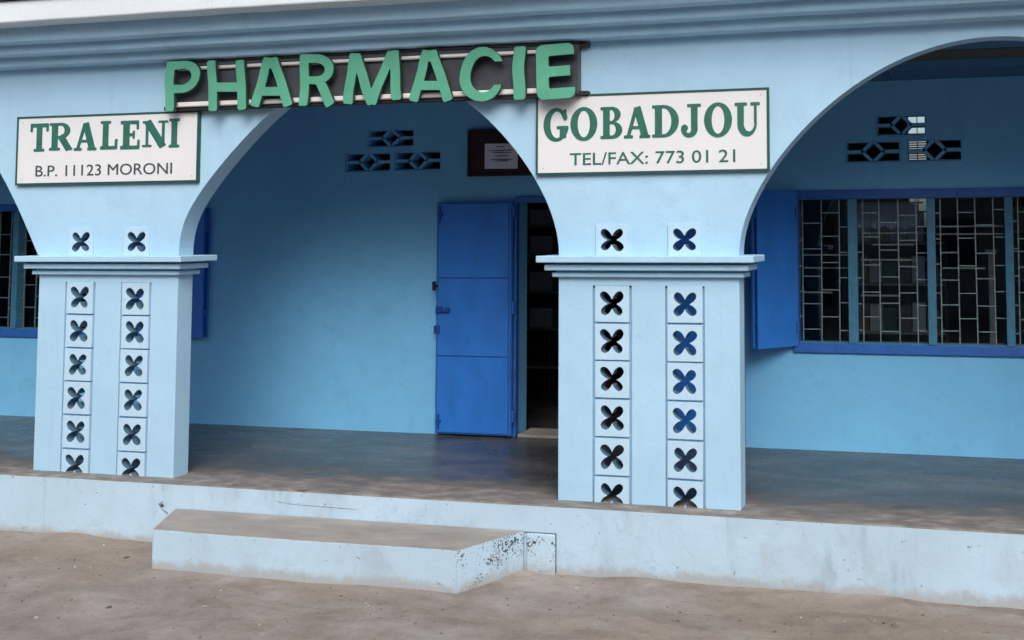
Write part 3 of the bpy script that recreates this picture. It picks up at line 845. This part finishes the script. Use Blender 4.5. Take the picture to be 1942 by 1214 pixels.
# folding steel shutters, half open
def shutter(hx, hy, dx, dy, width, z0, z1):
    d = Vector((dx, dy, 0)).normalized(); n = Vector((-d.y, d.x, 0))
    if n.y > 0 or (abs(n.y) < .3 and n.x < 0): n = -n
    def slab(u0, u1, w0, w1, za, zb):
        P = lambda u, w: (hx+d.x*u+n.x*w, hy+d.y*u+n.y*w)
        q = [P(u0, w0), P(u1, w0), P(u1, w1), P(u0, w1)]
        b = MB(); b.add([(*p, za) for p in q]+[(*p, zb) for p in q], [(3,2,1,0),(4,5,6,7),(0,1,5,4),(1,2,6,5),(2,3,7,6),(3,0,4,7)]); return b
    o = slab(0, width, 0, -.022, z0, z1).build('shutter', 'door_blue', BLD, .003)
    slab(.02, width+.004, -.052, -.078, z0, z1).build('shutter_fold', 'door_blue', o, .003)
    for za, zb in ((z0+.17, z0+.23), (z1-.20, z1-.02)):
        slab(width-.03, width-.002, -.020, -.054, za, zb).build('fold_hinge', 'frame_blue', o)
    for z in (z0+.1, z1-.2): MB().tube([(hx, hy-.012, z), (hx, hy-.012, z+.08)], .010, 8).build('hinge', 'frame_blue', o)
    return o
shutter(3.868, W-.024, -.245, -.250, .352, .745, 1.875)
shutter(-1.80, W-.03, 1, -.06, .66, .722, 1.80)

# ------------------------------------------------------------------ entrance step
TOPZ = -.153
st = empty('entrance_step', (1.33, -.34, -BASE))
tag(st, 'low light blue concrete step with bare top and chipped right end', 'step')
fL, fR, bL, bR = (.352, -.556), (2.308, -.548), (.140, -LIP-.008), (2.518, -LIP-.008)
def ring(n, a, c, seed, amp):
    return [(a[0]+(c[0]-a[0])*k/n+0*k, a[1]+(c[1]-a[1])*k/n+wob(a[0]+(c[0]-a[0])*k/n, seed, amp)*(0 < k < n)) for k in range(n+1)]
front = ring(40, fL, fR, 11, .008)
b = MB(); n = len(front)
for x, y in front: b.v += [(x, y, -BASE-.05), (x, y+.002, TOPZ+wob(x, 15, .004))]
for k in range(n-1): b.f.append((2*k, 2*k+2, 2*k+3, 2*k+1)); b.mi.append(0)
o = len(b.v); b.v += [(*bR, -BASE-.05), (*bR, TOPZ), (*bL, -BASE-.05), (*bL, TOPZ)]
b.f += [(2*(n-1), o, o+1, 2*(n-1)+1), (o+2, 0, 1, o+3), (o, o+2, o+3, o+1)]; b.mi += [1, 0, 0]
b.f.append(tuple(2*k+1 for k in range(n))+(o+1, o+3)); b.mi.append(2)
b.build('step_body', ['base_paint', 'worn_paint', 'step_concrete'], st)

# ------------------------------------------------------------------ signs
sg = empty('pharmacy_sign', (1.375, -.05, 2.40))
tag(sg, 'long dark sign panel over the middle arch with raised green letters', 'sign')
box('sign_panel', 'panel_grey', sg, -.066, 2.818, -.050, -.003, 2.412, 2.716, .002)
for z0, z1 in ((2.716, 2.730), (2.400, 2.412)):
    box('panel_edge', 'panel_edge', sg, -.078, 2.834, -.060, -.003, z0, z1, .002)
for z0, z1 in ((2.664, 2.686), (2.421, 2.453)):
    box('light_rail', 'rail_white', sg, -.040, 2.56, -.075, -.051, z0, z1, .006)
for z0, z1 in ((2.698, 2.720), (2.405, 2.43)):
    for xa, xb in ((-.105, -.066), (2.818, 2.875)): box('bracket', 'panel_edge', sg, xa, xb, -.045, -.002, z0, z1, .002)
LT = [('P', -.038, .229, 2.388, 2.719, 0), ('H', .281, .580, 2.380, 2.712, 0), ('A', .612, .915, 2.388, 2.716, 0), ('R', .962, 1.213, 2.376, 2.722, 0),
      ('M', 1.278, 1.682, 2.380, 2.719, 0), ('A', 1.735, 2.027, 2.383, 2.712, 0), ('C', 2.074, 2.357, 2.378, 2.712, 0), ('I', 2.420, 2.508, 2.380, 2.704, .0), ('E', 2.572, 2.823, 2.374, 2.710, 0)]
for ch, a, c, z0, z1, tl in LT:
    letter(ch, 'cut', a, c, z0, z1, -.118, -.092, sg, ['letter_green', 'letter_side'], .003, tl)

def board(x0, x1, z0, z1, name, label, word, xs, lz, line, lx, lzz, linemat, off):
    s_ = empty(name, ((x0+x1)/2, -.012, z0)); tag(s_, label, 'sign')
    box('board', 'sign_white', s_, x0, x1, -.022, -.002, z0, z1, .002)
    e = .011
    for q in ((x0-.002, x1+.002, z0-.002, z0+e), (x0-.002, x1+.002, z1-e, z1+.002), (x0-.002, x0+e, z0+e, z1-e), (x1-e, x1+.002, z0+e, z1-e)):
        box('border', 'sign_edge', s_, q[0], q[1], -.0255, -.004, q[2], q[3])
    for ch, a, c in zip(word, xs[::2], xs[1::2]):
        dz = random.uniform(-.002, .002)
        ov = .006 if ch in 'GOUJ' else 0
        letter(ch, 'serif', a, c, lz[0]+dz-ov, lz[1]+dz+(ov if ch in 'GO' else 0), -.0245, -.0215, s_, ['sign_green'])
    text_line(line, lx[0], lx[1], lzz[0], lzz[1], -.0245, -.0215, s_, linemat, 'text_line', off)
    for x in (x0+.045, x1-.045):
        for z in (z0+.04, z1-.04):
            MB().tube([(x, -.0215, z), (x, -.0245, z)], .004, 8).build('screw', 'post_grey', s_)
board(-1.312, .150, 1.931, 2.400, 'name_board', 'white board lettered TRALENI in green above the left pillar', 'TRALENI',
      [-1.2, -1.048, -1.042, -0.850, -0.836, -0.652, -0.623, -0.483, -0.462, -0.308, -0.288, -0.087, -0.079, 0.003], (2.158, 2.352),
      'B.P. 11123 MORONI', (-1.147, -.049), (1.986, 2.061), 'sign_slate', 0)
board(2.537, 3.970, 1.932, 2.410, 'name_board', 'white board lettered GOBADJOU in green above the right pillar', 'GOBADJOU',
      [2.584, 2.745, 2.757, 2.928, 2.948, 3.085, 3.095, 3.259, 3.27, 3.434, 3.447, 3.568, 3.587, 3.754, 3.77, 3.919], (2.138, 2.330),
      'TEL/FAX: 773 01 21', (2.754, 3.772), (1.985, 2.059), 'sign_green', .004)

# notice board over the door
nbd = empty('notice_board', (1.56, W-.015, 2.03))
tag(nbd, 'dark maroon notice board on the porch wall above the door', 'notice board')
box('board', 'maroon', nbd, 1.243, 1.872, W-.022, W-.001, 2.031, 2.390, .003)
for q in ((1.236, 1.879, 2.024, 2.045), (1.236, 1.879, 2.376, 2.397), (1.236, 1.257, 2.045, 2.376), (1.858, 1.879, 2.045, 2.376)):
    box('board_frame', 'maroon', nbd, q[0], q[1], W-.032, W-.001, q[2], q[3], .002)
pn = empty('paper_notice', (1.525, W-.024, 2.083)); tag(pn, 'white printed sheet pinned to the maroon notice board', 'paper')
b = MB(); k = 8
for i in range(k+1):
    x = 1.384+.281*i/k; y = W-.025-.006*math.sin(i*.7)**2
    b.v += [(x, y, 2.083-.004*i/k), (x, y, 2.281-.004*i/k), (x, y+.001, 2.083-.004*i/k), (x, y+.001, 2.281-.004*i/k)]
for i in range(k):
    o = 4*i; b.f += [(o, o+4, o+5, o+1), (o+2, o+3, o+7, o+6), (o+1, o+5, o+7, o+3), (o, o+2, o+6, o+4)]
b.f += [(0, 1, 3, 2), (4*k, 4*k+2, 4*k+3, 4*k+1)]; b.mi = [0]*len(b.f)
b.build('sheet', 'paper', pn)
b = MB()
for z, a, c in ((2.252, .10, .17), (2.222, .04, .24), (2.205, .07, .23), (2.178, .09, .21), (2.150, .05, .24), (2.138, .09, .20)):
    b.box(1.384+a, 1.384+c, W-.0325, W-.0318, z, z+.006)
b.build('printed_lines', 'ink', pn)

# ------------------------------------------------------------------ things inside the shop
def shelf_unit(x0, x1, y0, y1, zs, h, label):
    e = empty('shelf_unit', ((x0+x1)/2, (y0+y1)/2, 0)); tag(e, label, 'shelf')
    for x in (x0, x1-.025): box('side_panel', 'shelf_wood', e, x, x+.025, y0, y1, .001, h)
    for z in zs: box('shelf', 'shelf_metal', e, x0+.026, x1-.026, y0+.004, y1, z, z+.022)
    box('back_panel', 'shelf_wood', e, x0+.026, x1-.026, y1+.001, y1+.012, .02, h)
    return e
ORD = ['first', 'second', 'third', 'fourth', 'fifth', 'sixth', 'seventh', 'eighth', 'ninth']
MN = {'box_white': 'white', 'box_tan': 'brown', 'box_green': 'green', 'box_lilac': 'lilac'}
def boxes(x0, x1, y, z, n, hh, mats, where, group, dep=.12):
    x = x0
    for k in range(n):
        w = (x1-x0)/n; h = hh*random.uniform(.7, 1); mt = mats[k % len(mats)]
        o = MB().box(x+.004, x+w-.006, y, y+dep*random.uniform(.8, 1), z+.0005, z+h).build('medicine_box', mt, None, .002)
        tag(o, MN[mt]+' carton, '+ORD[k]+' from the left '+where, 'box', group); x += w
SA = [.25, .62, .98, 1.34, 1.62]
shelf_unit(-.30, 1.40, W+1.95, W+2.25, SA, 2.0, 'dim shelf unit seen through the open doorway')
for z, nm in zip(SA[1:], ('lowest filled', 'second lowest', 'second highest', 'top')):
    boxes(.15, 1.36, W+1.99, z+.022, 5, .2, ['box_white', 'box_tan', 'box_green'], 'on the '+nm+' shelf seen through the doorway', 'cartons behind the doorway')
SB = [.30, .72, 1.12, 1.46]
shelf_unit(4.10, 4.92, W+1.15, W+1.45, SB, 1.60, 'low shelf unit behind the middle panes of the right window')
boxes(4.16, 4.74, W+1.17, 1.60-.12+.002, 4, .255, ['box_lilac', 'box_white', 'box_lilac'], 'on top of the low shelf behind the right window', 'cartons behind the right window')
for z, nm in zip(SB[1:3], ('lower', 'middle')): boxes(4.16, 4.86, W+1.20, z+.022, 6, .24, ['box_tan', 'box_white', 'box_green'], 'on the '+nm+' shelf behind the right window', 'cartons low behind the right window')
SC = [.30, .72, 1.14, 1.55]
shelf_unit(5.40, 6.5, W+1.5, W+1.8, SC, 1.85, 'shelf unit at the right edge behind the right window')
for z, nm in zip(SC[1:], ('lower', 'middle', 'upper')): boxes(5.46, 5.9, W+1.54, z+.022, 4, .26, ['box_tan', 'box_green', 'box_white'], 'on the '+nm+' shelf at the right window edge', 'cartons at the right edge')
# rails and lilac strip added inside the right window, imitating reflections in the glass
for k, (xa, xb, z) in enumerate(((3.88, 4.22, 1.395), (3.88, 4.22, 1.30), (4.31, 4.79, 1.555), (4.40, 4.70, 1.47), (4.31, 4.79, 1.36), (4.86, 5.33, 1.60), (4.86, 5.33, 1.545), (4.90, 5.2, 1.30), (5.40, 5.86, 1.42), (4.31, 4.6, 1.10), (3.88, 4.1, 1.12))):
    box('reflection_rail', 'post_grey', BLD, xa, xb, W+.12, W+.13, z, z+.012)
vb = MB(); nn = 48
for i_ in range(nn+1):
    x = 4.22+.50*i_/nn; y = W+.42+.018*math.sin(i_*1.15)+.006*math.sin(i_*2.9)
    vb.v += [(x, y, 1.60+.012*math.sin(i_*.6)), (x, y, 1.78)]
for i_ in range(nn): vb.f.append((2*i_, 2*i_+2, 2*i_+3, 2*i_+1)); vb.mi.append(0)
tag(vb.build('reflection_strip', 'box_lilac', smooth=True), 'pale lilac strip added inside the right window to imitate a reflection', 'reflection strip')
box('strip_rod', 'post_grey', bpy.data.objects['reflection_strip'], 4.18, 4.76, W+.415, W+.425, 1.782, 1.794)
p_ = MB().box(5.232, 5.272, W+.58, W+.62, 0.001, 1.40).box(5.21, 5.295, W+.55, W+.65, 1.40, 1.43).build('display_post', 'post_grey', None, .004)
tag(p_, 'pale grey post standing inside the right window', 'post')
# slumped red sack behind the door
b = MB(); rings = 9; seg = 18
for k in range(rings):
    tz = k/(rings-1); rr = .26*(1-.55*tz**2)*(1 if k < rings-1 else .35)
    for i in range(seg):
        a = 2*math.pi*i/seg; q = rr*(1+.14*math.sin(3*a+k)+.06*math.sin(7*a))
        b.v.append((1.72+q*math.cos(a), W+1.55+q*.8*math.sin(a), .001+.46*tz*(1+.08*math.sin(2*a))))
for k in range(rings-1):
    for i in range(seg): b.f.append((k*seg+i, k*seg+(i+1) % seg, (k+1)*seg+(i+1) % seg, (k+1)*seg+i))
b.f += [tuple(range(seg))[::-1], tuple(range((rings-1)*seg, rings*seg))]; b.mi = [0]*len(b.f)
tag(b.build('cloth_sack', 'red_cloth', smooth=True), 'dark red cloth sack slumped on the floor inside the doorway', 'sack')

# ------------------------------------------------------------------ unseen building and trees added to shade the low sky, mirrored in panes
simple('street_plaster', (.44, .42, .40), .8, var=.15, nscale=1.5)
simple('street_roof', (.16, .10, .08), .7)
simple('bark', (.09, .065, .045), .9)
t = NT('leaf'); gi = t.n.new('ShaderNodeNewGeometry').outputs['Random Per Island']
t.color(t.ramp(gi, [(0, (.025, .055, .015)), (.6, (.05, .10, .03)), (1, (.10, .15, .05))])); t.rough(.6)
sb = empty('added_street_building', (4, -16.5, -BASE)); tag(sb, 'unseen plain two-storey building added across the street to shade the low sky', 'building')
ops = [(x, x+1.1, -.3, 1.9) for x in np.arange(-20, 29, 7.0)]+[(x+3, x+4.4, .6, 1.8) for x in np.arange(-20, 29, 7.0)]+[(x+.2, x+1.4, 3.4, 4.6) for x in np.arange(-20, 29, 3.5)]
holed_wall(-24, 33, -BASE-.1, 5.6, -15.2, -15.0, ops).build('wall', 'street_plaster', sb)
holed_wall(-24, 33, -BASE-.1, 5.6, -19.2, -19.0, []).build('wall', 'street_plaster', sb)
for x in (-24, 32.8): box('wall', 'street_plaster', sb, x, x+.2, -18.998, -15.202, -BASE-.1, 5.6)
box('roof', 'street_roof', sb, -24.4, 33.4, -19.5, -14.5, 5.602, 5.8)
for a, c, z0, z1 in ops:
    box('door' if z0 < 0 else 'window', 'shelf_wood', sb, a+.002, c-.002, -15.14, -15.10, z0, z1)
def tree_mesh(seed):
    r_ = random.Random(seed); tr_ = MB(); lf = MB()
    tr_.tube([(0, 0, 0), (.05, .03, 1.2), (-.03, .06, 2.4), (.05, 0, 3.4)], [.17, .14, .11, .07], 10)
    tips = []
    for k in range(11):
        a = k*2.4; z = 1.9+.14*k; l = 1.2+.9*r_.random()
        e = Vector((math.cos(a)*l, math.sin(a)*l, z+.7+.9*r_.random())); m_ = Vector((math.cos(a)*l*.5, math.sin(a)*l*.5, z+.25))
        tr_.tube([(0, .03, z), m_, e], [.06, .04, .015], 6); tips += [e, (e+m_)*.5, m_+Vector((0, 0, .6))]
    for tp in tips:
        for k in range(75):
            p = tp+Vector((r_.gauss(0, .42), r_.gauss(0, .42), r_.gauss(0, .36)))
            d = Vector((r_.gauss(0, 1), r_.gauss(0, 1), r_.gauss(0, .6))).normalized(); n_ = d.orthogonal().normalized(); w_ = .05+.03*r_.random()
            lf.add([p-d*w_*1.6, p+n_*w_*.7, p+d*w_*1.6, p-n_*w_*.7], [(0, 1, 2, 3)])
    o = Vector((0, 0, 0)); return tr_.mesh('trunk', 'bark', o, smooth=True), lf.mesh('crown', 'leaf', o)
for k, (x, y, sc, lb) in enumerate(((-9, -12.2, 1.25, 'far left'), (-1.5, -13, 1.45, 'left middle'), (6.5, -12.4, 1.3, 'right middle'), (14.5, -13, 1.5, 'far right'))):
    if k % 2 == 0: tm, lm = tree_mesh(k)
    e = empty('added_street_tree', (x, y, -BASE-.03)); tag(e, 'unseen leafy tree added across the street to shade the low sky, '+lb+' of the four', 'tree', 'added trees across the street')
    for nm, me in (('trunk', tm), ('crown', lm)):
        o = place(nm, me, e, (x, y, -BASE-.03)); o.scale = (sc, sc, sc*1.05); o.rotation_euler.z = k*1.3

# ------------------------------------------------------------------ loose gravel on the earth
b = MB(); rnd = random.Random(3)
for k in range(2000):
    x = rnd.uniform(-3.2, 6.5); y = -LIP-.02-abs(rnd.gauss(0, 1))*.9 if rnd.random() < .6 else rnd.uniform(-3.2, -.2)
    if .1 < x < 2.55 and y > -.60: continue
    r = .003+.007*rnd.random()**3+(.014 if rnd.random() < .004 else 0)
    z = -BASE-.012*max(-1.5, min(1.5, (x-1.5)/4))+.014*mnoise.noise(Vector((x*1.3, y*1.7, 1)))+.006*mnoise.noise(Vector((x*5, y*5, 3)))
    vs = [Vector((rnd.uniform(-.3, .3), rnd.uniform(-.3, .3), .8)), Vector((0, 0, -.6))]
    ringv = [Vector((math.cos(a*1.2566)*rnd.uniform(.7, 1.3), math.sin(a*1.2566)*rnd.uniform(.7, 1.2), rnd.uniform(-.1, .3))) for a in range(5)]
    pts = [(x+v.x*r, y+v.y*r, z+v.z*r*.8) for v in vs+ringv]
    b.add(pts, [(0, 2+i, 2+(i+1) % 5) for i in range(5)]+[(1, 2+(i+1) % 5, 2+i) for i in range(5)])
tag(b.build('gravel', 'gravel_mix'), 'loose grit and small stones scattered over the bare earth', 'gravel', kind='stuff')
